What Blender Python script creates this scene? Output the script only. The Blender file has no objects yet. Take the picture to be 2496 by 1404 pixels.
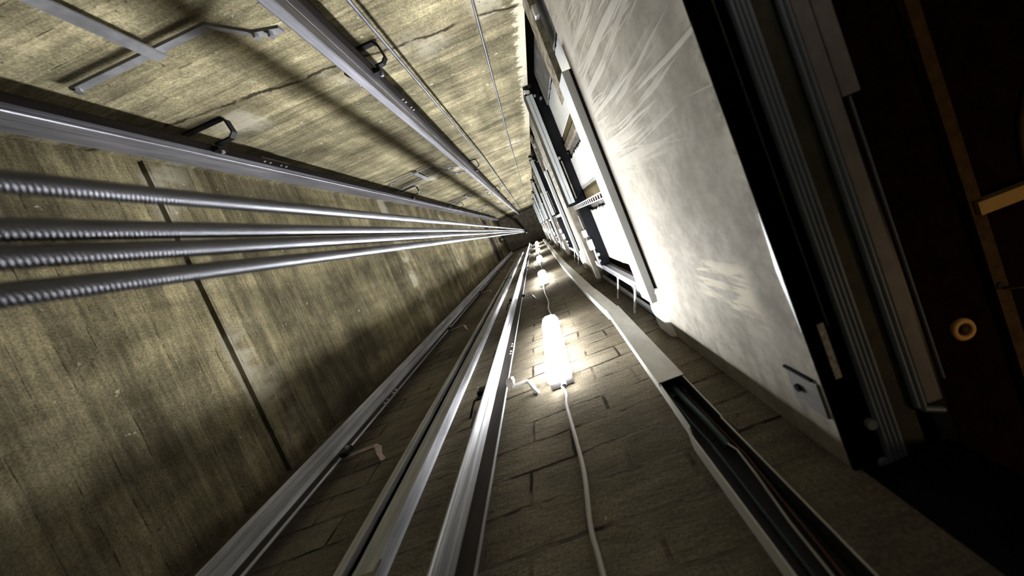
import bpy, math, random
from mathutils import Vector, Matrix, Quaternion
random.seed(4)
ZO = 1.35            # eye height of the photograph above the ground landing; all z below are counted from the eye
PI = math.pi
scene = bpy.context.scene
COL = scene.collection

# ------------------------------------------------------------------ node helpers
class NT:
    def __init__(s, name):
        s.m = bpy.data.materials.new(name); s.m.use_nodes = True
        s.t = s.m.node_tree; s.n = s.t.nodes; s.l = s.t.links
        s.b = s.n['Principled BSDF']
    def put(s, sock, v):
        if isinstance(v, bpy.types.NodeSocket): s.l.new(v, sock)
        elif v is not None: sock.default_value = v
    def math(s, op, a, b=None, c=None, clamp=False):
        n = s.n.new('ShaderNodeMath'); n.operation = op; n.use_clamp = clamp
        s.put(n.inputs[0], a); s.put(n.inputs[1], b); s.put(n.inputs[2], c)
        return n.outputs[0]
    def pos(s):
        return s.n.new('ShaderNodeNewGeometry').outputs['Position']
    def sep(s, v):
        n = s.n.new('ShaderNodeSeparateXYZ'); s.l.new(v, n.inputs[0]); return n.outputs
    def scale(s, v, sc, off=(0, 0, 0)):
        n = s.n.new('ShaderNodeMapping'); s.l.new(v, n.inputs[0])
        n.inputs['Scale'].default_value = sc; n.inputs['Location'].default_value = off
        return n.outputs[0]
    def noise(s, v, sc, det=4, rough=.6, dist=0.0):
        n = s.n.new('ShaderNodeTexNoise'); s.l.new(v, n.inputs['Vector'])
        n.inputs['Scale'].default_value = sc; n.inputs['Detail'].default_value = det
        n.inputs['Roughness'].default_value = rough; n.inputs['Distortion'].default_value = dist
        return n.outputs['Fac']
    def ramp(s, f, lo, hi, a=0.0, b=1.0):
        n = s.n.new('ShaderNodeMapRange'); n.clamp = True; n.interpolation_type = 'SMOOTHSTEP'
        s.put(n.inputs['Value'], f)
        n.inputs['From Min'].default_value = lo; n.inputs['From Max'].default_value = hi
        n.inputs['To Min'].default_value = a; n.inputs['To Max'].default_value = b
        return n.outputs[0]
    def mix(s, f, a, b, mode='MIX'):
        n = s.n.new('ShaderNodeMix'); n.data_type = 'RGBA'; n.blend_type = mode
        s.put(n.inputs[0], f)
        for k, v in ((6, a), (7, b)):
            if isinstance(v, tuple) and len(v) == 3: v = (*v, 1)
            s.put(n.inputs[k], v)
        return n.outputs[2]
    def grey(s, f):
        n = s.n.new('ShaderNodeCombineColor')
        for i in range(3): s.l.new(f, n.inputs[i])
        return n.outputs[0]
    def bump(s, h, st=.3, d=.01):
        n = s.n.new('ShaderNodeBump'); n.inputs['Strength'].default_value = st
        n.inputs['Distance'].default_value = d; s.l.new(h, n.inputs['Height'])
        s.l.new(n.outputs[0], s.b.inputs['Normal'])
    def base(s, c, rough=.8, metal=0.0, spec=.3):
        if isinstance(c, tuple) and len(c) == 3: c = (*c, 1)
        s.put(s.b.inputs['Base Color'], c); s.put(s.b.inputs['Roughness'], rough)
        s.put(s.b.inputs['Metallic'], metal); s.b.inputs['Specular IOR Level'].default_value = spec
        return s.m

def board_concrete(name, base, cracks=None, rim=None, dark=(.055, .04, .022)):
    """shuttered concrete: horizontal board marks, grain, stains, pale bloom above each pour joint"""
    k = NT(name); p = k.pos(); x, y, z = k.sep(p)
    zr = k.math('SUBTRACT', z, ZO)
    wob = k.noise(p, 2.2, 3)
    b = k.math('DIVIDE', k.math('ADD', zr, k.math('MULTIPLY', wob, .02)), .118)
    fr = k.math('FRACT', b); fl = k.math('FLOOR', b)
    wn = k.n.new('ShaderNodeTexWhiteNoise'); wn.noise_dimensions = '1D'; k.l.new(fl, wn.inputs['W'])
    grain = k.noise(k.scale(p, (3, 3, 55)), 1.0, 5, .65)
    stain = k.noise(k.scale(p, (1, 1, .55)), 1.3, 5, .62)
    drip = k.noise(k.scale(p, (6, 6, .8)), 1.0, 4, .6)
    speck = k.noise(p, 38, 3, .6)
    v = k.math('ADD', k.math('MULTIPLY', wn.outputs['Value'], .34), .66)
    v = k.math('MULTIPLY', v, k.ramp(grain, .25, .75, .72, 1.18))
    v = k.math('MULTIPLY', v, k.ramp(stain, .3, .68, .50, 1.22))
    v = k.math('MULTIPLY', v, k.ramp(drip, .3, .7, .78, 1.1))
    blot = k.noise(k.scale(p, (1.6, 1.6, 5.5)), 1.6, 6, .7)
    v = k.math('MULTIPLY', v, k.ramp(blot, .33, .66, .72, 1.16))
    v = k.math('MULTIPLY', v, k.ramp(k.noise(p, 120, 2, .7), .25, .75, .70, 1.25))
    c = k.mix(1.0, base, k.grey(v), 'MULTIPLY')
    # pale bloom
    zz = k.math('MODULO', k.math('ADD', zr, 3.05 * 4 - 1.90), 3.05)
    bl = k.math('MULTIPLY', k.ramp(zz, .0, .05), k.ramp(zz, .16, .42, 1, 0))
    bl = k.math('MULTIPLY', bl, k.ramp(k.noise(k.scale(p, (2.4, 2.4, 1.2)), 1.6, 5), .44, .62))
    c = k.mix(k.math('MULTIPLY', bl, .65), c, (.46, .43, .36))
    # board seams
    sn = k.noise(k.scale(p, (5, 5, 2)), 2.0, 5, .7)
    seam = k.math('MULTIPLY', k.ramp(k.math('ABSOLUTE', k.math('SUBTRACT', fr, .5)), .465, .494), k.ramp(sn, .46, .66))
    c = k.mix(k.math('MULTIPLY', seam, .6), c, dark)
    c = k.mix(k.ramp(speck, .66, .74, 0, .6), c, dark)
    c = k.mix(k.ramp(k.noise(p, 17, 4), .66, .72, 0, .5), c, (.62, .57, .45))
    h = k.math('SUBTRACT', k.math('MULTIPLY', grain, .5), seam)
    if cracks:
        z0, sl, per = cracks
        ln = k.math('ADD', k.math('MULTIPLY', x, sl), z0 + sl * 1.6)
        ln = k.math('ADD', ln, k.math('MULTIPLY', k.math('SUBTRACT', k.noise(p, 3.5, 5, .65), .5), .16))
        d = k.math('MODULO', k.math('ADD', k.math('SUBTRACT', zr, ln), per * 4 + per / 2), per)
        d = k.math('ABSOLUTE', k.math('SUBTRACT', d, per / 2))
        cr = k.math('MULTIPLY', k.ramp(d, .004, .016, 1, 0), k.ramp(k.noise(p, 5, 3), .36, .5))
        c = k.mix(k.math('MULTIPLY', cr, .85), c, (.02, .015, .008))
        c = k.mix(k.math('MULTIPLY', k.ramp(d, .02, .2, 1, 0), .25), c, dark)
        h = k.math('SUBTRACT', h, cr)
    if rim:                                   # pale mortar fringe against the door wall
        f = k.math('ADD', x, k.math('MULTIPLY', k.math('SUBTRACT', k.noise(k.scale(p, (4, 4, 9)), 2.0, 6, .7), .5), .22))
        f = k.math('MULTIPLY', k.ramp(f, rim, rim + .03), k.ramp(zr, 5.2, 4.0, 0, 1))
        c = k.mix(k.math('MULTIPLY', f, .7), c, (.60, .565, .47))
    k.bump(h, .55, .012)
    return k.base(c, .92, 0, .15)

def block_masonry(name):
    k = NT(name); p = k.pos(); x, y, z = k.sep(p)
    cb = k.n.new('ShaderNodeCombineXYZ')
    ns = k.noise(p, 4.0, 4, .6)
    xx = k.math('ADD', x, k.math('MULTIPLY', k.math('SUBTRACT', ns, .5), .035))
    n2 = k.noise(k.scale(p, (1, 1, 1), (3, 5, 2)), 5.0, 4, .65)
    zz = k.math('ADD', z, k.math('MULTIPLY', k.math('SUBTRACT', n2, .5), .035))
    k.l.new(xx, cb.inputs[0]); k.l.new(zz, cb.inputs[1])
    br = k.n.new('ShaderNodeTexBrick'); k.l.new(cb.outputs[0], br.inputs['Vector'])
    br.offset = .5; br.inputs['Scale'].default_value = 1.0
    br.inputs['Brick Width'].default_value = .335; br.inputs['Row Height'].default_value = .158
    br.inputs['Mortar Size'].default_value = .007; br.inputs['Mortar Smooth'].default_value = .25
    br.inputs['Color1'].default_value = (.215, .19, .145, 1); br.inputs['Color2'].default_value = (.195, .17, .126, 1)
    br.inputs['Mortar'].default_value = (.035, .026, .018, 1)
    big = k.noise(p, 1.6, 5, .62); fine = k.noise(k.scale(p, (6, 6, 22)), 1.3, 5, .7)
    c = k.mix(1.0, br.outputs['Color'], k.grey(k.math('MULTIPLY', k.ramp(big, .3, .7, .65, 1.2), k.math('MULTIPLY', k.ramp(fine, .25, .75, .78, 1.16), k.ramp(k.noise(p, 110, 2, .7), .25, .75, .70, 1.25)))), 'MULTIPLY')
    mn = k.math('MULTIPLY', k.ramp(k.noise(p, 2.6, 4, .7), .44, .62), .95)
    c = k.mix(k.math('MULTIPLY', br.outputs['Fac'], k.math('SUBTRACT', 1.0, mn)), c, (.185, .16, .12))
    c = k.mix(k.ramp(k.noise(p, 26, 3), .68, .75, 0, .7), c, (.05, .04, .03))
    c = k.mix(k.ramp(k.noise(k.scale(p, (1, 1, 1), (7, 1, 4)), 20, 3), .7, .75, 0, .6), c, (.62, .58, .48))
    h = k.math('SUBTRACT', k.math('MULTIPLY', fine, .5), k.math('MULTIPLY', br.outputs['Fac'], mn))
    k.bump(h, .7, .015)
    return k.base(c, .93, 0, .15)

def lintel_plaster(name):
    """grey render with pale drips running down from the sill above"""
    k = NT(name); p = k.pos(); x, y, z = k.sep(p); zr = k.math('SUBTRACT', z, ZO)
    zz = k.math('MODULO', k.math('ADD', zr, 3.05 * 4 - .79), 3.05)      # 0 at the lower edge, 1.05 at the sill
    big = k.noise(p, 2.0, 5, .6); fine = k.noise(k.scale(p, (8, 8, 8)), 2.0, 5, .7)
    v = k.math('MULTIPLY', k.ramp(big, .3, .7, .80, 1.12), k.ramp(fine, .3, .7, .88, 1.08))
    c = k.mix(1.0, (.40, .375, .325), k.grey(v), 'MULTIPLY')
    def drips(slant, off, sc1, lo, hi):
        cb = k.n.new('ShaderNodeCombineXYZ')
        wv = k.noise(k.scale(p, (1, 1, .8), off), 2.0, 2)
        sk = k.math('ADD', y, k.math('MULTIPLY', zz, slant))
        k.l.new(k.math('ADD', sk, k.math('MULTIPLY', wv, .03)), cb.inputs[0]); k.l.new(k.math('MULTIPLY', zz, .03), cb.inputs[1])
        v = k.scale(cb.outputs[0], (1, 1, 1), off)
        d = k.ramp(k.noise(v, sc1, 2, .55), lo, hi)
        reach = k.noise(k.scale(cb.outputs[0], (1, 0, 1), off), 10, 2)
        f = k.ramp(k.math('SUBTRACT', zz, k.ramp(reach, .3, .62, .8, -.2)), -.03, .25)
        return k.math('MULTIPLY', d, f)
    fanA = drips(.06, (0, 0, 0), 15, .53, .58); fanB = drips(.16, (3, 7, 0), 30, .555, .60); fanC = drips(-.03, (9, 2, 0), 46, .555, .62)
    yw = k.math('MULTIPLY', k.ramp(y, -1.25, -.7), k.ramp(y, -.30, .08, 1, 0))
    dr = k.math('MAXIMUM', fanA, k.math('MULTIPLY', k.math('MAXIMUM', fanB, fanC), .75))
    dr = k.math('MULTIPLY', dr, yw)
    nearsill = k.math('MULTIPLY', k.ramp(zz, .62, 1.0), yw)
    dr = k.math('MAXIMUM', dr, k.math('MULTIPLY', nearsill, k.ramp(k.noise(p, 6, 4), .35, .55)))
    c = k.mix(k.math('MULTIPLY', dr, .62), c, (.64, .615, .555))
    # trowelled patch towards the lamp wall
    pm = k.math('MULTIPLY', k.math('MULTIPLY', k.ramp(y, .28, .33), k.ramp(y, .46, .52, 1, 0)), k.math('MULTIPLY', k.ramp(zz, .10, .18), k.ramp(zz, .40, .5, 1, 0)))
    pm = k.math('MULTIPLY', pm, k.ramp(k.noise(k.scale(p, (1, 26, 3)), 1.2, 4), .47, .56))
    c = k.mix(k.math('MULTIPLY', pm, .7), c, (.70, .66, .54))
    edge = k.math('MULTIPLY', k.ramp(zz, .0, .05, 1, 0), k.ramp(fine, .4, .6))
    c = k.mix(k.math('MULTIPLY', edge, .4), c, (.6, .56, .46))
    smear = k.noise(k.scale(p, (1, 3, 16)), 1.0, 4)
    sm = k.math('MULTIPLY', k.ramp(y, .4, .75), k.ramp(smear, .5, .62))
    c = k.mix(k.math('MULTIPLY', sm, .45), c, (.22, .2, .165))
    c = k.mix(k.ramp(k.noise(p, 30, 3), .73, .77, 0, .7), c, (.06, .05, .04))
    k.bump(k.math('ADD', fine, dr), .25, .006)
    return k.base(c, .85, 0, .25)

def flat(name, col, rough=.6, metal=0.0, var=.2, sc=(9, 9, 1.2), spec=.4, spot=None):
    k = NT(name); p = k.pos()
    f = k.noise(k.scale(p, sc), 2.5, 4, .6)
    c = k.mix(1.0, col, k.grey(k.ramp(f, .3, .7, 1 - var, 1 + var * .6)), 'MULTIPLY')
    if spot: c = k.mix(k.ramp(k.noise(p, 22, 4), .55, .66, 0, .8), c, spot)
    return k.base(c, rough, metal, spec)

def steel_rail(name, col, rough, metal=.4):
    k = NT(name); p = k.pos()
    f = k.noise(k.scale(p, (90, 90, .7)), 1.0, 4, .6); g = k.noise(k.scale(p, (8, 8, 1.5)), 1.5, 4)
    c = k.mix(1.0, col, k.grey(k.math('MULTIPLY', k.ramp(f, .25, .75, .65, 1.25), k.ramp(g, .3, .7, .75, 1.1))), 'MULTIPLY')
    k.put(k.b.inputs['Roughness'], k.ramp(f, .3, .7, rough - .08, rough + .14))
    m = k.base(c, None, metal, .5)
    k.bump(f, .12, .003)
    return m

M = {}
M['conc_left'] = board_concrete('ShutteredConcreteLeft', (.375, .33, .215))
M['conc_back'] = board_concrete('ShutteredConcreteBack', (.43, .385, .26), cracks=(1.80, .16, 3.05), rim=.355)
M['block'] = block_masonry('BlockMasonry')
M['lintel'] = lintel_plaster('LintelPlaster')
M['ceil'] = flat('SlabConcrete', (.40, .36, .28), .95, 0, .3, (2, 2, 2), .1)
M['rail'] = steel_rail('GuideRailSteel', (.27, .265, .29), .45)
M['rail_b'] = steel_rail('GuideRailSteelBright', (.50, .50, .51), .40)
M['flangedark'] = flat('RailFlangeBlack', (.014, .011, .009), .8, 0, .3, spec=.15)
M['flange'] = flat('RailFlangeBrown', (.055, .045, .038), .7, .1, .3)
M['galv'] = steel_rail('GalvanisedSteel', (.55, .56, .58), .48, .6)
M['rope'] = flat('RopeSteel', (.22, .22, .24), .42, .65, .2, (30, 30, 3))
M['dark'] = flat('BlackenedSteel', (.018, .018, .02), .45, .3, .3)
M['bracket'] = flat('BracketSteel', (.30, .30, .32), .5, .5, .35, (6, 6, 6))
M['paintgrey'] = flat('PaleBracketPaint', (.62, .60, .57), .5, 0, .15, (6, 6, 6))
M['pinkgrey'] = flat('PrimedBracket', (.42, .34, .30), .6, 0, .25, (6, 6, 6))
M['bolt'] = flat('ZincBolt', (.75, .75, .78), .28, .8, .1)
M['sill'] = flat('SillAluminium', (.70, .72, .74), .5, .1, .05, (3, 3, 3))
M['leaf'] = flat('WhiteDoorPaint', (.74, .735, .70), .45, 0, .04, (3, 3, 3))
M['olive'] = flat('OliveSteel', (.16, .135, .075), .6, .1, .3, (4, 4, 4))
M['tan'] = flat('TanSteelBeam', (.26, .23, .18), .6, .1, .3, (5, 5, 5))
M['greysteel'] = flat('DustyGreySteel', (.17, .165, .165), .6, .2, .35, (5, 5, 5), .4, (.10, .09, .085))
M['roughgrey'] = flat('RoughGreyMortar', (.20, .19, .18), .95, 0, .5, (14, 14, 14))
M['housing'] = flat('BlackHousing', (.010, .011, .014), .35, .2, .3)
M['track'] = flat('TrackAluminium', (.46, .475, .475), .45, .2, .1, (3, 1, 3))
M['anglerust'] = flat('RustyAngle', (.36, .33, .27), .7, .2, .4, (9, 9, 9), .3, (.2, .16, .1))
M['barsteel'] = flat('BarSteel', (.33, .33, .345), .5, .3, .25, (4, 8, 4))
M['platemat'] = flat('WallPlate', (.30, .295, .28), .6, .1, .2)
M['base'] = flat('LampBase', (.45, .45, .47), .5, 0, .1)
M['cable'] = flat('GreyCable', (.52, .50, .47), .5, 0, .1)
M['blackcable'] = flat('TealCable', (.07, .11, .11), .45, 0, .2)
M['redcable'] = flat('RedBrownCable', (.13, .05, .035), .5, 0, .2)
M['trunk'] = flat('TrunkingPvc', (.60, .585, .54), .42, 0, .12, (5, 5, 2))
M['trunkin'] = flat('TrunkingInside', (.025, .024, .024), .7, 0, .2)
M['maroon'] = flat('RustPrimerSteel', (.040, .021, .022), .75, 0, .4, (6, 2, 2))
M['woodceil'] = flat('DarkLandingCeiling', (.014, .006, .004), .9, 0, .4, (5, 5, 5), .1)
M['trimwood'] = flat('BrownTrim', (.12, .070, .024), .7, 0, .35, (9, 9, 9), .2, (.10, .06, .025))
M['cream'] = flat('StripOrangeLit', (.62, .44, .17), .6, 0, .06)  # pale beam, the warm glow of the landing mixed into its colour
M['detect'] = flat('DetectorPlastic', (.80, .52, .20), .5, 0, .05)
M['landwall'] = flat('LandingWall', (.16, .12, .09), .9, 0, .2)
M['headgrey'] = flat('HeadTrackGrey', (.34, .41, .52), .5, .2, .12, (40, 4, 40))
M['headolive'] = flat('HeadOlive', (.095, .095, .07), .6, .1, .3)
M['headbrown'] = flat('HeadPanelBrown', (.34, .34, .38), .55, .1, .12)
M['matte_black'] = flat('MatteBlackSoffit', (.004, .004, .004), 1.0, 0, .2, spec=0.0)  # near-black, fully matte, without specular
M['label'] = flat('WornWhiteLabel', (.74, .77, .80), .55, 0, .4, (50, 50, 50))
k_ = NT('LitDiffuser'); k_.b.inputs['Emission Color'].default_value = (.95, .97, 1.0, 1); 
# the diffuser throws most of its light straight out from the wall, less from its flanks
nz_ = k_.sep(k_.n.new('ShaderNodeNewGeometry').outputs['Normal'])
k_.l.new(k_.ramp(k_.math('MULTIPLY', nz_[1], -1.0), .25, .95, 38.0, 125.0), k_.b.inputs['Emission Strength'])
M['lit'] = k_.base((.9, .9, .9), .5)

# ------------------------------------------------------------------ mesh helpers
class MB:
    def __init__(s): s.v = []; s.f = []; s.sm = []
    def add(s, vs, fs, smooth=False):
        o = len(s.v); s.v += [Vector(v) for v in vs]
        for f in fs: s.f.append([i + o for i in f]); s.sm.append(smooth)
        return s
    def box(s, x0, x1, y0, y1, z0, z1):
        return s.add([(x, y, z) for z in (z0, z1) for y in (y0, y1) for x in (x0, x1)],
                     [(0, 2, 3, 1), (4, 5, 7, 6), (0, 1, 5, 4), (2, 6, 7, 3), (0, 4, 6, 2), (1, 3, 7, 5)])
    def loft(s, rings, smooth=False, cap=True):
        n = len(rings[0]); vs = [v for r in rings for v in r]; fs = []
        for i in range(len(rings) - 1):
            for j in range(n):
                a = i * n + j; b = i * n + (j + 1) % n
                fs.append((a, b, b + n, a + n))
        s.add(vs, fs, smooth)
        if cap:
            s.add(rings[0], [tuple(range(n))[::-1]]); s.add(rings[-1], [tuple(range(n))])
        return s
    def prism(s, prof, z0, z1):
        return s.loft([[(x, y, z0) for x, y in prof], [(x, y, z1) for x, y in prof]])
    def prism_y(s, prof, y0, y1):                       # profile in (x, z)
        return s.loft([[(x, y0, z) for x, z in prof], [(x, y1, z) for x, z in prof]])
    def tube(s, pts, r, n=10, smooth=True):
        pts = [Vector(p) for p in pts]; rings = []
        for i, p in enumerate(pts):
            t = (pts[min(i + 1, len(pts) - 1)] - pts[max(i - 1, 0)]).normalized()
            u = t.orthogonal().normalized() if i == 0 else (u - t * u.dot(t)).normalized()
            w = t.cross(u); rr = r[i] if isinstance(r, (list, tuple)) else r
            rings.append([p + (u * math.cos(2 * PI * j / n) + w * math.sin(2 * PI * j / n)) * rr for j in range(n)])
        return s.loft(rings, smooth)
    def strip(s, pts, w, t, up=(0, 0, 1)):              # flat bar: width w along 'up', thickness t across
        pts = [Vector(p) for p in pts]; up = Vector(up).normalized(); rings = []
        for i, p in enumerate(pts):
            d = (pts[min(i + 1, len(pts) - 1)] - pts[max(i - 1, 0)]).normalized()
            sd = d.cross(up).normalized(); u2 = sd.cross(d).normalized()
            rings.append([p + u2 * a * w / 2 + sd * b * t / 2 for a, b in ((-1, -1), (1, -1), (1, 1), (-1, 1))])
        return s.loft(rings)
    def disc(s, c, axis, r, h, n=14):                   # short cylinder
        c = Vector(c); a = Vector(axis).normalized()
        return s.tube([c, c + a * h], r, n, False)
    def build(s, name, mat, parent=None, bevel=0):
        org = Vector(parent['org']) if parent is not None else Vector((0, 0, 0))
        me = bpy.data.meshes.new(name)
        me.from_pydata([tuple(v - org) for v in s.v], [], s.f)
        me.polygons.foreach_set('use_smooth', s.sm); me.materials.append(mat); me.update()
        import bmesh
        bm = bmesh.new(); bm.from_mesh(me); bmesh.ops.recalc_face_normals(bm, faces=bm.faces); bm.to_mesh(me); bm.free()
        o = bpy.data.objects.new(name, me); COL.objects.link(o)
        if parent is not None: o.parent = parent
        else: o.location = (0, 0, ZO)
        o['org'] = org
        if bevel:
            b = o.modifiers.new('Bevel', 'BEVEL'); b.width = bevel; b.segments = 2; b.limit_method = 'ANGLE'
        return o

def thing(name, label, cat, org, group=None):
    o = bpy.data.objects.new(name, None); COL.objects.link(o); o.empty_display_size = .1
    o['org'] = org; o.location = Vector(org) + Vector((0, 0, ZO))
    return tag(o, label, cat, group)
def tag(o, label, cat, group=None):
    o['label'] = label; o['category'] = cat
    if group: o['group'] = group
    return o
def recenter(o):
    """move a one-mesh thing's origin to the middle of its lower end"""
    vs = o.data.vertices; n = len(vs)
    zmin = min(v.co.z for v in vs)
    c = Vector((sum(v.co.x for v in vs) / n, sum(v.co.y for v in vs) / n, zmin))
    for v in vs: v.co -= c
    o.location = o.location + c
    return o
def solo(mb, name, mat, label, cat, group=None, bevel=0):
    return tag(recenter(mb.build(name, mat, None, bevel)), label, cat, group)
def struct(mb, name, mat, bevel=0):
    o = mb.build(name, mat, None, bevel); o['kind'] = 'structure'; return o
def dup(root, dloc, label):
    r = root.copy(); COL.objects.link(r); r.location = root.location + Vector(dloc); r['label'] = label
    for ch in list(root.children):
        c = ch.copy(); COL.objects.link(c); c.parent = r
        for g in list(ch.children):
            d = g.copy(); COL.objects.link(d); d.parent = c
    return r
def jag(a, b, n, amp, sm=.5):
    out = []; d = 0
    for i in range(n + 1):
        d = d * sm + random.uniform(-amp, amp)
        out.append((a + (b - a) * i / n, d))
    return out

XL, XR, YB, YF, ZT, ZP = -1.94, .47, -1.22, .80, 22.0, -2.6
FL = 3.05
NEAR = ['nearest', 'second nearest', 'third nearest', 'fourth nearest', 'fifth nearest', 'farthest']
NF = 6

# ------------------------------------------------------------------ shaft shell
m = MB()                                                    # left wall: two pours, open joint, recess near the top
m.box(XL - .2, XL, YB, YF, ZP, 1.945)
m.box(XL - .2, XL, YB, YF, 1.98, 14.7)
m.box(XL - .2, XL - .03, YB, YF, 1.945, 1.98)
m.box(XL - .4, XL - .17, YB, YF, 14.7, ZT)
m.box(XL - .2, XL - .01, YB, YF, 17.4, ZT)
struct(m, 'wall_left', M['conc_left'])
struct(MB().box(XL - .4, .437, YB - .2, YB, ZP, ZT), 'wall_back', M['conc_back'])
struct(MB().box(XL - .4, .485, YF, YF + .2, ZP, ZT), 'wall_front', M['block'])
struct(MB().box(XL - .4, 1.0, YB - .2, YF + .2, ZT, ZT + .3), 'ceiling', M['ceil'])
struct(MB().box(XL - .4, 3.4, YB - .2, YF + .2, ZP - .2, ZP), 'floor', M['ceil'])
for k in range(NF + 1):                                     # door wall: a lintel panel under every sill
    z0 = .79 + FL * k; z1 = 1.83 + FL * k
    if k == NF: z1 = ZT
    struct(MB().box(XR, XR + .128, YB - .2, YF - .0005, z0, z1), 'wall_right', M['lintel'])
struct(MB().box(XR + .14, XR + .24, YB - .2, YF + .2, .9, ZT), 'wall_landing_side', M['lintel'])

# ------------------------------------------------------------------ hoist ropes
def rope_mesh(L, R):
    n = 40; rings = []; z = 0                                # eight strands laid around each other
    while z < L:
        tw = 2 * PI * z / .046
        rings.append([Vector((math.cos(2 * PI * j / n), math.sin(2 * PI * j / n), 0)) *
                      R * (.90 + .13 * abs(math.cos(4 * (2 * PI * j / n - tw)))) + Vector((0, 0, z)) for j in range(n)])
        z += .3 if z < 2.5 else (.0016 if z < 4.2 else (.6 if z < 4.3 else 1.2))
    return rings
rings = rope_mesh(24.5, .0128)
near = [(-.494, -.282), (-.493, -.226), (-.493, -.198), (-.492, -.160)]
farp = [(-.545, -.085), (-.553, -.035), (-.556, .005), (-.56, .05)]
labels = ['thick twisted steel hoist rope, uppermost of the four at the left', 'twisted steel hoist rope, second from the top of the four at the left',
          'twisted steel hoist rope, second from the bottom of the four at the left', 'thick twisted steel hoist rope, lowest of the four at the left']
proto = None
for (a, b, lb) in zip(near, farp, labels):
    p = Vector((a[0], a[1], -2.5)); q = Vector((b[0], b[1], ZT))
    p = p + (p - q) * 0
    if proto is None:
        o = MB().loft(rings, True).build('hoist_rope', M['rope']); proto = o
    else:
        o = proto.copy(); COL.objects.link(o)
    o.location = p + Vector((0, 0, ZO)); o.rotation_euler = (q - p).to_track_quat('Z', 'Y').to_euler()
    tag(o, lb, 'rope', 'four hoist ropes')

# ------------------------------------------------------------------ guide rails (T section)
def rail(x, w, yf, yt, e, z0, z1, mat, label, edge):
    """T section: web from x-w to x, wide flange behind it, facing into the shaft"""
    t = thing('guide_rail', label, 'guide rail', (x - w / 2, yf, z0), 'steel guide rails')
    zs = [z0] + [z for z in (2.38, 7.38, 12.38, 17.4) if z0 < z < z1] + [z1]
    s = 1 if yt > yf else -1
    fl = x - w - e; fr = x + e
    web = MB(); fla = MB(); g = .0035
    r1 = yf + (yt - yf) * .55; r2 = r1 + .006 * s
    for a, b in zip(zs, zs[1:]):
        a += .0006
        web.prism([(x, yf + .0105 * s), (x, r1), (x - g, r1 + .001 * s), (x - g, r2), (x, r2 + .001 * s), (x, yt - .004 * s), (x - .004, yt), (x - w + .004, yt), (x - w, yt - .004 * s), (x - w, yf + .0105 * s)], a, b)
        fla.prism([(fl, yf), (fr, yf), (fr, yf + .010 * s), (fl, yf + .010 * s)], a, b)
    web.build('web', mat, t); fla.build('flange', M['flange'] if edge else M['flangedark'], t)
    if edge:
        MB().prism([(fr + .0002, yf - .001 * s), (fr + .003, yf - .001 * s), (fr + .003, yf + .011 * s), (fr + .0002, yf + .011 * s)], z0, z1).build('lit_edge', M['rail_b'], t)  # bright strip paints the lamplight caught by the flange edge
    for z in zs[1:-1]:                                       # fish plates behind the joints
        y = sorted((yf - .012 * s, yf - .0005 * s))
        jp = MB().box(fl, fr, y[0], y[1], z - .13, z + .13).build('joint_plate', M['flange'], t)
        for dz in (-.1, -.05, .05, .1):
            MB().disc((fr - .012, yf + .0105 * s, z + dz), (0, s, 0), .008, .006, 6).build('bolt', M['bolt'], jp)
    return t
rail(-1.502, .132, -1.09, -1.045, .045, -2.4, 17.6, M['rail'], 'grey T-section guide rail in the left back corner, beside the ropes', False)
rail(-.476, .042, -1.09, -.953, .024, -2.4, 20.6, M['rail'], 'grey T-section guide rail along the shuttered back wall, beside the thin wire', False)
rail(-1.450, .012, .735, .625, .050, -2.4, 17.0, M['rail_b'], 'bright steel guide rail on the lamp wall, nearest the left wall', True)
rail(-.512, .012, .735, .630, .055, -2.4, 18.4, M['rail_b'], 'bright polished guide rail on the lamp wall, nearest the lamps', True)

# slotted channel between the two rails of the lamp wall
t = thing('slotted_channel', 'grey steel channel with a narrow slot, between two guide rails on the lamp wall', 'channel', (-.885, .74, .86))
MB().prism([(-.966, .799), (-.966, .742), (-.928, .742), (-.928, .764), (-.931, .764), (-.931, .745), (-.963, .745), (-.963, .799)], .84, 14.6).build('channel_lip', M['galv'], t)
MB().prism([(-.807, .799), (-.807, .738), (-.880, .738), (-.880, .760), (-.877, .760), (-.877, .741), (-.810, .741), (-.810, .799)], .84, 14.6).build('channel_lip', M['galv'], t)
MB().box(-.9625, -.8105, .792, .7995, .84, 14.6).build('channel_back', M['dark'], t)
for z in (6.9, 12.4):
    MB().box(-1.0, -.78, .730, .7375, z, z + .05).build('cross_strap', M['olive'], t)
MB().strip([(-.845, .745, .95), (-.835, .735, .86), (-.835, .728, .55)], .085, .006, (1, 0, 0)).build('end_bracket', M['tan'], t)

# thin ropes on the back wall
def thin(pts, r, name, label):
    return solo(MB().tube(pts, r, 10), name, M['rope'], label, 'rope', 'thin ropes on the back wall')
thin([(-.335, -1.10, -2.4), (-.335, -1.10, 1.4), (-.27, -1.10, 5.1), (-.27, -1.1, 21.9)], .0085, 'governor_rope', 'thin steel rope beside the back guide rail with its dark shadow')
thin([(.135, -1.10, -2.4), (.135, -1.10, 1.73), (.12, -1.10, 4.3), (.12, -1.1, 21.9)], .0065, 'governor_rope', 'very thin steel rope close to the bright door corner of the back wall')

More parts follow.
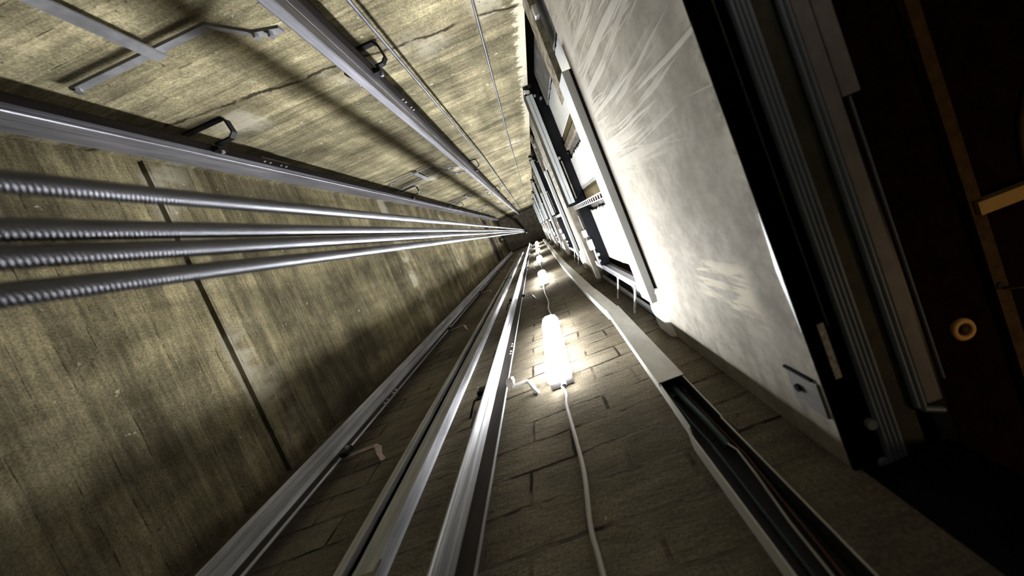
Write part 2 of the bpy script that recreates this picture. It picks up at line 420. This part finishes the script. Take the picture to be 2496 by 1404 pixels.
# ------------------------------------------------------------------ brackets
def clip(m, x, y, z, w=.035, d=.03, h=.05):
    m.box(x - w / 2, x + w / 2, y - d / 2, y + d / 2, z - h / 2, z + h / 2)
def strap_bracket(x0, wall_y, rail_y, rx, out, z, mat, label, group, dz=0, clip_mat=None, both=False, hook=False, sides=None):
    """flat bar: along the wall away from the rail, out from the wall, back to a clip on the rail flange"""
    t = thing('rail_bracket', label, 'bracket', (x0, wall_y, z), group)
    s = 1 if rail_y > wall_y else -1
    for sd in (sides or ((1, -1) if both else (1,))):
        xo = rx + (out - rx) * sd
        xs = rx + (x0 - rx) * sd
        xe = rx + (.085 if hook else .05) * sd
        w = wall_y + .006 * s
        if hook: MB().strip([(xo + .03 * sd, wall_y, z - .06), (xo + .012 * sd, wall_y + .03 * s, z - .045), (xo, rail_y - .012 * s, z - .01), (xo - .02 * sd, rail_y - .006 * s, z), (xe, rail_y - .006 * s, z)], .036, .010, (0, 0, 1)).build('arm', mat, t)
        else: MB().strip([(xs, w, z), (xo - .02 * sd, w, z), (xo, w + .02 * s, z + dz * .4), (xo + .012 * sd, rail_y - .03 * s, z + dz * .8),
                    (xo - .012 * sd, rail_y - .008 * s, z + dz), (xe, rail_y - .006 * s, z + dz)], .035, .009, (0, 0, 1)).build('arm', mat, t)
        m = MB(); clip(m, xe, rail_y + .0225 * s, z + dz, .04, .023, .06); cl = m.build('clip', clip_mat or mat, t)
        b = MB().disc((xe + .012 * sd, rail_y + .034 * s, z + dz), (0, s, 0), .010, .014, 6); b.build('bolt', M['bolt'], cl)
    return t
G1 = 'rail brackets on the back wall'; G2 = 'rail brackets on the lamp wall'
PL = ['lowest', 'second lowest', 'third lowest', 'fourth lowest', 'highest']
for i, z in enumerate((1.93, 5.05, 8.2, 11.35, 14.3)):
    strap_bracket(-1.60, YB, -1.09, -1.502, -1.345, z, M['dark'], 'dark bent strap holding the left back corner rail, %s one up the shaft' % PL[i], G1)
    strap_bracket(-.53, YB, -1.09, -.497, -.395, z - .04, M['dark'], 'dark U-shaped clamp gripping the back guide rail, %s one up the shaft' % PL[i], G1, 0, None, True)
    zz = (1.72, 4.0, 6.35, 9.4, 12.5)[i]
    strap_bracket(-1.40, YF, .735, -1.45, -1.19, zz, M['pinkgrey'], 'pinkish bent bracket on the lamp wall rail nearest the left wall, %s one' % PL[i], G2, 0, M['dark'], False, True)
    zz = (1.80, 4.2, 7.25, 10.3, 13.3)[i]
    strap_bracket(-.38, YF, .735, -.515, -.33, zz, M['paintgrey'] if i == 0 else M['bracket'], ('pale bent rail clip level with the bottom of the nearest lamp' if i == 0 else 'dark bent rail clip beside the lamps, %s one' % PL[i]), G2, 0, M['paintgrey'] if i == 0 else M['dark'], False, True)
    strap_bracket(-.65, YF, .735, -.515, -.37, zz + .02, M['dark'], 'dark bent arm on the channel side of the polished rail, %s one' % PL[i], G2, 0, M['dark'], False, True, (-1,))

def bar_frame(zl, zu, label, first=False):
    """two long flat bars on the back wall, tied by a short upright, cranked out to the back guide rail"""
    t = thing('bracket_frame', label, 'bracket', (-1.1, YB, zl), 'long bracket frames on the back wall')
    y = YB + .035
    for z in (zl, zu):
        bar = MB().strip([(-1.46, y, z), (-.86, y, z), (-.70, y + .10, z), (-.60, y + .125, z)], .032, .012).build('bar', M['barsteel'], t)
        for bx, by in ((-.645, y + .12), (-.70, y + .10), (-1.445, y)):
            MB().disc((bx, by, z), (0, 1, 0), .013, .02, 6).build('bolt', M['bolt'], bar)
    p = MB()
    p.box(-1.125, -1.075, y + .006, y + .014, zl - .02, zu + .03)
    p.box(-1.125, -1.117, y - .035, y + .006, zl - .02, zu + .03)
    p.build('upright', M['barsteel'], t)
    return t
for zl, zu, w in ((.90, 1.36, 'nearest the camera at the top left'), (4.34, 4.76, 'second from the camera'), (7.48, 7.9, 'third from the camera'), (10.66, 11.1, 'fourth from the camera'), (14.0, 14.4, 'farthest from the camera')):
    bar_frame(zl, zu, 'pair of long bars between the two back rails, ' + w)

# ------------------------------------------------------------------ lamps on the lamp wall
def lamp_proto(z0, z1, label):
    x = -.168; t = thing('batten_lamp', label, 'lamp', (x, YF, z0), 'bulkhead batten lamps up the shaft')
    yb = YF - .002
    lbase = MB().box(x - .060, x + .060, YF - .046, yb, z0 + .004, z1 - .035); lbase = lbase.build('lamp_base', M['base'], t, .006)
    prof = [(-.066, .047), (-.066, .058), (-.055, .080), (-.028, .092), (.028, .092), (.055, .080), (.066, .058), (.066, .047)]
    def ring(z, k, kh): return [(x + a * k, YF - .045 - (b - .045) * kh, z) for a, b in prof]
    rings = [ring(z0 + .012, .93, .86), ring(z0, .97, .98), ring(z0 + .02, 1, 1), ring(z1 - .075, 1, 1), ring(z1 - .035, .9, .94), ring(z1 - .012, .68, .75), ring(z1, .38, .45)]
    MB().loft(rings, True).build('diffuser', M['lit'], t)
    for z in (z0 + .10, (z0 + z1) / 2, z1 - .16):
        for s in (-1, 1):
            MB().box(x + s * .066 - .006, x + s * .066 + .006, YF - .066, YF - .03, z - .018, z + .018).build('clip', M['sill'], lbase, .002)
    MB().tube([(x + .01, YF - .03, z0 + .01), (x + .012, YF - .03, z0 - .05)], .013, 10).build('cable_gland', M['base'], t)
    return t
L0 = 1.70; LL = 1.16; LS = 3.05
LN = ['nearest and largest glowing white batten lamp on the block wall', 'second glowing batten lamp above the nearest one', 'third glowing batten lamp up the shaft',
      'fourth glowing batten lamp up the shaft', 'fifth glowing batten lamp up the shaft', 'farthest small glowing lamp under the shaft ceiling']
lamp0 = lamp_proto(L0, L0 + LL, LN[0])
for k in range(1, NF): dup(lamp0, (0, 0, LS * k), LN[k])
def cable(pts, label):
    ps = [Vector(p) for p in pts]; out = []
    for i in range(len(ps) - 1):
        p0 = ps[max(i - 1, 0)]; p1 = ps[i]; p2 = ps[i + 1]; p3 = ps[min(i + 2, len(ps) - 1)]
        for s in range(8):
            u = s / 8
            out.append(.5 * ((2 * p1) + (p2 - p0) * u + (2 * p0 - 5 * p1 + 4 * p2 - p3) * u * u + (3 * p1 - p0 - 3 * p2 + p3) * u ** 3))
    out.append(ps[-1])
    return solo(MB().tube(out, .0075, 10), 'lamp_cable', M['cable'], label, 'cable', 'cables between the lamps')
cable([(-.168, .772, 1.66), (-.155, .772, 1.56), (-.163, .775, 1.47), (-.154, .778, 1.25), (-.148, .78, 1.05), (-.16, .78, .85), (-.152, .78, .70), (-.15, .78, .2), (-.15, .79, -2.5)],
      'grey cable hanging down the block wall below the nearest lamp')
CN = ['first', 'second', 'third', 'fourth', 'fifth']
for k in range(NF - 1):
    z = L0 + LL + LS * k; d = (-.02, .01, -.012, .012, 0)[k]
    cable([(-.168, .772, z - .01), (-.158, .782, z + .25), (-.162 + d * .4, .782, z + .5), (-.158, .782, z + .8), (-.175 + d * .3, .782, z + 1.3), (-.185, .778, z + 1.7), (-.17, .772, z + LS - LL - .04)],
          'grey cable in the %s gap between lamps counting from the camera' % CN[k])

# ------------------------------------------------------------------ trunking on the lamp wall
t = thing('cable_trunking', 'pale square cable trunking on the lamp wall, lid off at its lower end', 'trunking', (.24, YF, -2.0))
def trunk_seg(x0, w0, z0, x1, w1, z1, lid):
    th = .004; yf = .728
    def U(x, w): return [(x - w / 2, YF - .001), (x - w / 2, yf), (x - w / 2 + th, yf), (x - w / 2 + th, YF - .001 - th), (x + w / 2 - th, YF - .001 - th), (x + w / 2 - th, yf), (x + w / 2, yf), (x + w / 2, YF - .001)]
    MB().loft([[(a, b, z0) for a, b in U(x0, w0)], [(a, b, z1) for a, b in U(x1, w1)]]).build('channel', M['trunk'], t)
    def I(x, w): return [(x - w / 2 + .0045, YF - .0065), (x + w / 2 - .0045, YF - .0065), (x + w / 2 - .0045, YF - .0055), (x - w / 2 + .0045, YF - .0055)]
    if lid:
        def Ld(x, w): w += .006; return [(x - w / 2, yf + .012), (x - w / 2, yf - .004), (x + w / 2, yf - .004), (x + w / 2, yf + .012), (x + w / 2 - .002, yf + .012), (x + w / 2 - .002, yf - .001), (x - w / 2 + .002, yf - .001), (x - w / 2 + .002, yf + .012)]
        MB().loft([[(a, b, z0) for a, b in Ld(x0, w0)], [(a, b, z1) for a, b in Ld(x1, w1)]]).build('lid', M['trunk'], t)
    else:
        MB().loft([[(a, b, z0) for a, b in I(x0, w0)], [(a, b, z1) for a, b in I(x1, w1)]]).build('channel_inner_sheet', M['trunkin'], t)  # thin near-black sheets over the inner faces of the open channel
        for s in (-1, 1):
            def S(x, w):
                a = x + s * (w / 2 - .0045); b = x + s * (w / 2 - .0055)
                return [(a, yf + .002), (b, yf + .002), (b, YF - .006), (a, YF - .006)]
            MB().loft([[(a, b, z0) for a, b in S(x0, w0)], [(a, b, z1) for a, b in S(x1, w1)]]).build('channel_inner_sheet', M['trunkin'], t)
trunk_seg(.232, .125, -2.0, .247, .110, 1.01, False)
trunk_seg(.2545, .102, 1.012, .262, .094, 1.29, False)
trunk_seg(.262, .094, 1.292, .292, .082, 2.42, True)
trunk_seg(.285, .080, 2.424, .262, .082, 3.15, True)
trunk_seg(.258, .080, 3.154, .225, .080, 5.4, True)
trunk_seg(.222, .080, 5.404, .222, .080, 9.5, True)
trunk_seg(.224, .080, 9.504, .222, .080, 18.0, True)
for mt, lb, pts, r in (
    ('blackcable', 'teal cable bundle taped together in the open trunking, its end nearest the lid', [(.262, .775, 1.45), (.264, .765, 1.18), (.268, .760, 1.05), (.272, .768, .94)], .011),
    ('redcable', 'thin red-brown wire inside the open trunking', [(.286, .785, 1.45), (.288, .778, 1.1), (.292, .77, .9), (.27, .785, .5), (.26, .785, -1.9)], .004),
    ('blackcable', 'single dark wire along the left side of the open trunking', [(.236, .785, 1.45), (.232, .78, 1.1), (.236, .772, .97), (.232, .785, .6), (.22, .785, -1.9)], .004),
    ('cable', 'pale wire looping out of the taped bundle in the open trunking', [(.268, .765, .96), (.276, .752, .90), (.272, .758, .82), (.262, .775, .70), (.256, .785, .5), (.25, .785, -1.9)], .0035)):
    solo(MB().tube(pts, r, 8), 'trunking_cable', M[mt], lb, 'cable', 'wires in the open trunking')

# ------------------------------------------------------------------ landing doors seen from behind
S = 1.81
def poly_x(m, x, pts, th=.012):                              # outline in (y, z) extruded along x
    m.loft([[(x, y, z) for y, z in pts], [(x + th, y, z) for y, z in pts]])
def door_unit():
    out = []
    # sill channel with open ends
    t = thing('door_sill', '', 'door sill', (.437, -.03, S), 'door sills'); out.append(t)
    m = MB(); a, b, z0, z1, h = .418, .455, S, S + .17, .003
    m.prism_y([(b, z0), (a, z0), (a, z1), (b, z1), (b, z1 - h), (a + h, z1 - h), (a + h, z0 + h), (b, z0 + h)], -.66, .60)
    m.build('sill_channel', M['sill'], t)
    MB().prism_y([(b - .001, z1 - .008), (a + h + .001, z1 - .008), (a + h + .001, z1 - h - .001), (b - .001, z1 - h - .001)], -.655, .59).build('sill_liner', M['olive'], t)
    MB().box(.4555, .4695, -.66, .60, S + .003, S + .19).build('gap_shade', M['dark'], t)  # dark strip put in as the shade of the gap behind the sill
    MB().prism_y([(.428, S + .185), (.463, S + .185), (.463, S + .215), (.434, S + .215), (.434, S + .34), (.428, S + .34)], YB, -.60).build('edge_angle', M['anglerust'], t)
    MB().box(.430, .455, -1.09, -1.03, S + .14, S + .184).build('fixing_lug', M['bolt'], t, .003)
    pl = jag(.53, .80, 14, .018)
    MB().loft([[(.448, y, S + .02 + d) for y, d in pl] + [(.448, y, S + .17 + d2) for y, d2 in reversed(jag(.53, .80, 14, .02))],
               [(.4695, y, S - .01 + d) for y, d in pl] + [(.4695, y, S + .2 + d2) for y, d2 in reversed(jag(.53, .80, 14, .02))]]).build('mortar_pad', M['leaf'], t)
    # door leaves
    t = thing('landing_door', '', 'door', (.55, -.2, S + .19), 'landing doors'); out.append(t)
    zt = S + 1.62; zb = S + .0205
    m = MB()
    L = [(-.985 + d, z) for z, d in jag(zb, zt, 70, .006)]
    poly_x(m, .55, L + [(-.675, zt), (-.675, zb)]); m.build('door_leaf', M['leaf'], t)
    m = MB(); L = [(-.455 + d, z) for z, d in jag(zb, zt, 80, .010)]
    poly_x(m, .55, L + [(-.158, zt), (-.158, zb)]); m.build('door_leaf', M['leaf'], t)
    m = MB(); L = [(.050 + d, z) for z, d in jag(zb, zt + .4, 90, .010)]; Rr = [(.525 + d, z) for z, d in jag(zt + .4, zb, 40, .004)]
    poly_x(m, .55, L + Rr); m.build('door_leaf', M['leaf'], t)
    MB().box(.556, .60, -.676, -.600, zb, zt).build('stile', M['olive'], t)
    MB().box(.545, .60, -.598, -.545, zb, zt + .35).build('stile', M['tan'], t)
    MB().box(.556, .60, -.157, -.045, zb, zt + .1).build('stile', M['olive'], t)
    m = MB()                                                  # rough mortar between stile and leaf
    L = [(-.545, z) for z, d in jag(zb, zt, 20, 0)]; Rr = [(-.41 + d, z) for z, d in jag(zt, zb, 20, .01)]
    poly_x(m, .575, L + Rr); m.build('mortar_fill', M['roughgrey'], t); m = MB(); L = [(-.01, z) for z, d in jag(zb, zt, 20, 0)]; Rr = [(.10 + d, z) for z, d in jag(zt, zb, 20, .01)]
    poly_x(m, .575, L + Rr); m.build('mortar_fill', M['roughgrey'], t)
    poly_x(mm := MB(), .50, [(YB, zb), (-.93, zb), (-.93, S + 1.3), (YB, S + 1.3)]); mm.build('jamb_panel', M['greysteel'], t)
    poly_x(mm := MB(), .59, [(YB, zb), (.80, zb), (.80, S + 2.0), (YB, S + 2.0)], .008); mm.build('backing_panel', M['maroon'], t)
    # perforated hanger strip
    t = thing('perforated_strip', '', 'bracket', (.45, -.025, S + .3), 'perforated strips'); out.append(t)
    m = MB()
    m.box(.445, .449, -.047, -.040, S + .2, S + 1.75); m.box(.445, .449, -.010, -.003, S + .2, S + 1.75)
    z = S + .2
    while z < S + 1.75:
        m.box(.4455, .4485, -.041, -.009, z, z + .022); z += .085
    m.build('strip', M['paintgrey'], t)
    # header over the leaves
    t = thing('door_header', '', 'door mechanism', (.46, -.3, S + 1.49), 'door headers'); out.append(t)
    hz = S + 1.49
    MB().box(.378, .545, -1.19, -.05, hz, hz + .22).build('housing', M['housing'], t, .004)
    MB().box(.448, .545, -.048, .575, hz, hz + .16).build('housing', M['housing'], t, .004)
    tr = MB(); z0, z1 = hz - .045, hz - .001
    tr.prism_y([(.378, z1), (.378, z0), (.403, z0), (.403, z0 + .008), (.409, z0 + .008), (.409, z0), (.438, z0), (.438, z1)], -1.12, -.075)
    tr.build('track', M['track'], t)
    MB().box(.458, .468, -.47, -.10, hz - .03, hz - .001).build('second_track', M['tan'], t)
    for (x, y, r) in ((.385, -1.165, .016), (.41, -1.15, .02), (.455, -1.10, .012), (.50, -1.06, .012), (.452, -.50, .014), (.458, .46, .018), (.45, .52, .014)):
        MB().disc((x, y, hz - .03), (0, 0, 1), r, .028, 14).build('roller', M['bolt'], t)
    lb = MB().box(.41, .455, .30, .40, hz - .03, hz + .05).build('lock_box', M['leaf'], t, .004)
    MB().box(.40, .44, .20, .27, hz + .0, hz + .06).build('lock_box', M['paintgrey'], t, .004)
    MB().tube([(.425, .06, hz + .02), (.425, .20, hz + .03), (.42, .30, hz + .02)], .006, 8).build('link_rod', M['bolt'], t)
    m = MB(); m.prism_y([(.398, hz + .24), (.44, hz + .24), (.44, hz + .25), (.404, hz + .25), (.404, hz + .34), (.398, hz + .34)], -1.2, .775); m.build('support_angle', M['tan'], t)
    # upright door frame rails next to the lamp wall
    t = thing('frame_upright', '', 'door frame', (.5, .62, S + .2), 'door frame uprights'); out.append(t)
    m = MB(); m.prism([(.478, .585), (.520, .585), (.520, .592), (.486, .592), (.486, .636), (.520, .636), (.520, .643), (.478, .643)], S + .2, S + 2.15); m.build('upper_rail', M['galv'], t)
    m = MB(); m.prism([(.490, .770), (.515, .770), (.515, .798), (.490, .798)], S + .2, S + 2.15); m.build('lower_rail', M['sill'], t)
    MB().box(.525, .53, .66, .76, S + .2, S + .9).build('side_panel', M['galv'], t)
    for z in (S + .52, S + 1.0):
        MB().tube([(.476, .615, z), (.455, .70, z + .03), (.425, .775, z + .04), (.415, .799, z + .03)], .0085, 10).build('fixing_pin', M['paintgrey'], t)
    return out
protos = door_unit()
T = ['white aluminium door sill beam crossing the door wall, %s landing', 'white landing door leaves with ragged mortar edges, %s landing',
     'pale perforated strip hanging in front of the door leaves, %s landing', 'black door header with ribbed grey track and rollers, %s landing',
     'upright steel door frame rails beside the lamp wall, %s landing']
for o, tx in zip(protos, T): o['label'] = tx % (NEAR[0])
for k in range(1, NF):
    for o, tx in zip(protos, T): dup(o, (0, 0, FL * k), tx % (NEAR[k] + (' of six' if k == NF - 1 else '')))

# small plate fixed low on the nearest lintel
t = thing('wall_plate', 'small grey steel plate with a bolt low on the nearest lintel', 'plate', (.468, .64, .80))
plt = MB().box(.465, .4695, .585, .675, .80, .90).build('plate', M['platemat'], t, .001)
MB().disc((.465, .625, .868), (-1, 0, 0), .010, .008, 6).build('bolt', M['dark'], plt)
MB().box(.463, .4695, .579, .5845, .815, .905).build('lip', M['dark'], t)

# ------------------------------------------------------------------ head of the open ground-floor door
t = thing('door_portal', 'dark ribbed head of the open landing door, close at the right', 'door frame', (.6, .2, .80))
y0, y1 = -1.15, .845
soffit = MB().box(.4725, .545, y0, y1, .783, .7895).build('soffit', M['matte_black'], t)
MB().box(.5185, .5215, y0, .45, .778, .7828).build('bead', M['headolive'], t)
m = MB()
for i in range(4): m.tube([(.552 + i * .0105, y0, .780), (.552 + i * .0105, y1 - .02, .780)], .0055, 10)
m.box(.5455, .592, y0, y1 - .02, .781, .7895); m.build('ribbed_track', M['headgrey'], t)
MB().box(.5925, .640, y0, y1 - .04, .785, .7895).build('soffit_strip', M['headolive'], t)
for bx in (.642, .655): MB().tube([(bx, y0, .779), (bx, .70, .779)], .006, 10).build('bead', M['headgrey'], t)
MB().box(.6625, .6985, y0, .70, .777, .7895).build('head_panel', M['headbrown'], t, .003)
MB().box(.700, .740, y0, -.005, .777, .7895).build('end_panel', M['headbrown'], t, .003)
MB().tube([(.720, -.003, .785), (.720, .66, .785)], .003, 8).build('edge_bead', M['headgrey'], t)
MB().box(.499, .514, .44, .575, .781, .7829).build('worn_label', M['label'], t)
MB().tube([(.65, .705, .776), (.69, .722, .776)], .007, 10).build('pin', M['headgrey'], t)
for bx, by in ((.535, .70), (.535, .80)): MB().disc((bx, by, .7829), (0, 0, -1), .012, .01, 8).build('bolt', M['headgrey'], soffit)
# dark jamb that closes the opening next to the lamp wall
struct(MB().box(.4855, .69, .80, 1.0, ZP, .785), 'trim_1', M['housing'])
struct(MB().loft([[(.4692, .16, .79), (.4700, .16, .79), (.4700, .16, .793), (.4692, .16, .793)], [(.4672, .30, .786), (.4700, .30, .786), (.4700, .30, .80), (.4672, .30, .80)], [(.4692, .45, .79), (.4700, .45, .79), (.4700, .45, .793), (.4692, .45, .793)]]), 'trim_2_highlight', M['sill'])  # metal edge trim; its pale tapered sliver draws a specular highlight

# ------------------------------------------------------------------ ground landing beyond the open door
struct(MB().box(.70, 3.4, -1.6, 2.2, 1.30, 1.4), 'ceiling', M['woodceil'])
struct(MB().box(.692, 3.4, -1.6, 2.2, -1.5, -1.35), 'floor', M['landwall'])
struct(MB().box(3.2, 3.4, -1.6, 2.2, -1.35, 1.3), 'wall_landing', M['landwall'])
struct(MB().box(1.43, 1.475, -1.6, 2.2, 1.275, 1.30), 'trim_3', M['trimwood'])
struct(MB().box(1.445, 3.2, .505, .552, 1.262, 1.30), 'trim_4', M['cream'])
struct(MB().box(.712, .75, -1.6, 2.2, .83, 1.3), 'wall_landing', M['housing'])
t = thing('smoke_detector', 'round cream ring-shaped detector on the dark landing ceiling', 'smoke detector', (1.305, .94, 1.30))
def ringsurf(prof, c, n=28):
    return [[(c[0] + r * math.cos(2 * PI * j / n), c[1] + r * math.sin(2 * PI * j / n), z) for j in range(n)] for r, z in prof]
MB().loft(ringsurf([(.043, 1.2995), (.043, 1.294), (.037, 1.287), (.027, 1.287), (.023, 1.291), (.0215, 1.2990)], (1.305, .94)), True).build('ring', M['detect'], t)
MB().loft(ringsurf([(.0205, 1.298), (.0205, 1.294)], (1.305, .94))).build('recess', M['trunkin'], t)
MB().loft(ringsurf([(.012, 1.2938), (.012, 1.289), (.006, 1.287)], (1.305, .94)), True).build('sensor', M['trimwood'], t)
t = thing('hook', 'small dark hook at the edge of the landing ceiling trim', 'hook', (1.47, .85, 1.275))
MB().tube([(1.45, .83, 1.276), (1.45, .83, 1.262), (1.52, .85, 1.26)], .004, 8).build('stem', M['trimwood'], t)
MB().loft(ringsurf([(.014, 1.2755), (.014, 1.271)], (1.448, .82))).build('rose', M['trunkin'], t)
solo(MB().tube([(1.79, .12, 1.292), (1.73, .22, 1.292), (1.688, .30, 1.292), (1.672, .36, 1.292), (1.658, .47, 1.292)], .008, 8), 'bent_conduit', M['trimwood'], 'bent brown conduit on the landing ceiling at the right edge', 'conduit')

# ------------------------------------------------------------------ top of the shaft
t = thing('roof_beam', 'dark rust-red steel beam across the recess in the left wall near the shaft top', 'beam', (XL - .08, -.2, 15.1))
m = MB(); m.box(XL - .165, XL - .06, YB + .01, YF - .01, 15.1, 15.12); m.box(XL - .165, XL - .06, YB + .01, YF - .01, 16.1, 16.12); m.box(XL - .10, XL - .085, YB + .01, YF - .01, 15.12, 16.1)
m.build('flanged_beam', M['maroon'], t)
MB().box(XL - .165, XL - .02, YB + .01, YF - .01, 16.5, 16.8).build('packing_board', M['tan'], t)
t = thing('pulley_bracket', 'small grey bracket with dark lugs high on the left wall', 'bracket', (XL, -.05, 18.6))
MB().box(XL - .009, XL + .09, -.13, -.02, 18.6, 20.6).build('body', M['galv'], t, .01)
for z in (18.4, 20.7): MB().box(XL - .009, XL + .07, -.2, .06, z, z + .15).build('lug', M['dark'], t)
t = thing('rope_collar', 'dark collar where the four hoist ropes enter the ceiling', 'collar', (-.555, -.015, ZT))
MB().box(-.60, -.51, -.13, .10, ZT - .02, ZT).build('plate', M['dark'], t)
MB().disc((-.55, .11, ZT - .001), (0, 0, -1), .035, .05, 12).build('bush', M['bolt'], t)
solo(MB().tube([(-.88, -1.02, ZT - .03), (-.60, -.2, ZT - .03)], .028, 8), 'ceiling_shadow_strip', M['trunkin'], 'dark strip modelled as the shadow line across the shaft ceiling to the ropes', 'conduit')  # added dark tube stands in for the shadow line on the ceiling
solo(MB().disc((-.063, .237, ZT - .001), (0, 0, -1), .03, .02, 14), 'ceiling_hole_disc', M['trunkin'], 'small dark disc drawn for the hole in the middle of the shaft ceiling', 'hole')  # black disc drawn in place of a small hole in the slab

# ------------------------------------------------------------------ light
def area(name, loc, rot, size, energy, col):
    d = bpy.data.lights.new(name, 'AREA'); d.shape = 'RECTANGLE'; d.size, d.size_y = size; d.energy = energy; d.color = col
    o = bpy.data.objects.new(name, d); COL.objects.link(o); o.location = Vector(loc) + Vector((0, 0, ZO)); o.rotation_euler = rot
    return o
area('door_head_fill', (1.0, -.95, .12), (PI, math.radians(-12), 0), (.25, .25), 1.5, (1.0, .86, .68))  # added unseen fill that brightens the ribs of the door head
area('landing_ceiling_fill', (2.3, 1.3, -.5), (PI, 0, 0), (.4, .4), 6.0, (1.0, .70, .36))
w = bpy.data.worlds.new('World'); scene.world = w; w.use_nodes = True
w.node_tree.nodes['Background'].inputs[0].default_value = (.02, .018, .016, 1)
w.node_tree.nodes['Background'].inputs[1].default_value = .15

# ------------------------------------------------------------------ camera, looking up the shaft
W_, H_, F_ = 2496, 1404, 850.0
PPX, PPY, VX, VY, TH = 1275, 628, 1302, 555, math.radians(22.5)
zc = Vector(((VX - PPX) / F_, (PPY - VY) / F_, -1)).normalized()
xc = Vector((math.cos(TH), math.sin(TH), 0)); xc = (xc - zc * xc.dot(zc)).normalized()
yc = zc.cross(xc)
R3 = Matrix((xc, yc, zc))
cd = bpy.data.cameras.new('Camera'); cam = bpy.data.objects.new('Camera', cd); COL.objects.link(cam)
cam.matrix_world = Matrix.Translation((0, 0, ZO)) @ R3.to_4x4()
cd.sensor_width = 36; cd.lens = F_ / W_ * 36
cd.shift_x = -(PPX - W_ / 2) / W_; cd.shift_y = (PPY - H_ / 2) / W_
cd.clip_start = .02; cd.clip_end = 100
cd.dof.use_dof = True; cd.dof.focus_distance = 3.0; cd.dof.aperture_fstop = 2.0
scene.camera = cam
scene.view_settings.view_transform = 'Standard'
scene.view_settings.exposure = .65
scene.view_settings.gamma = .78
for o in bpy.data.objects:
    if 'org' in o: del o['org']
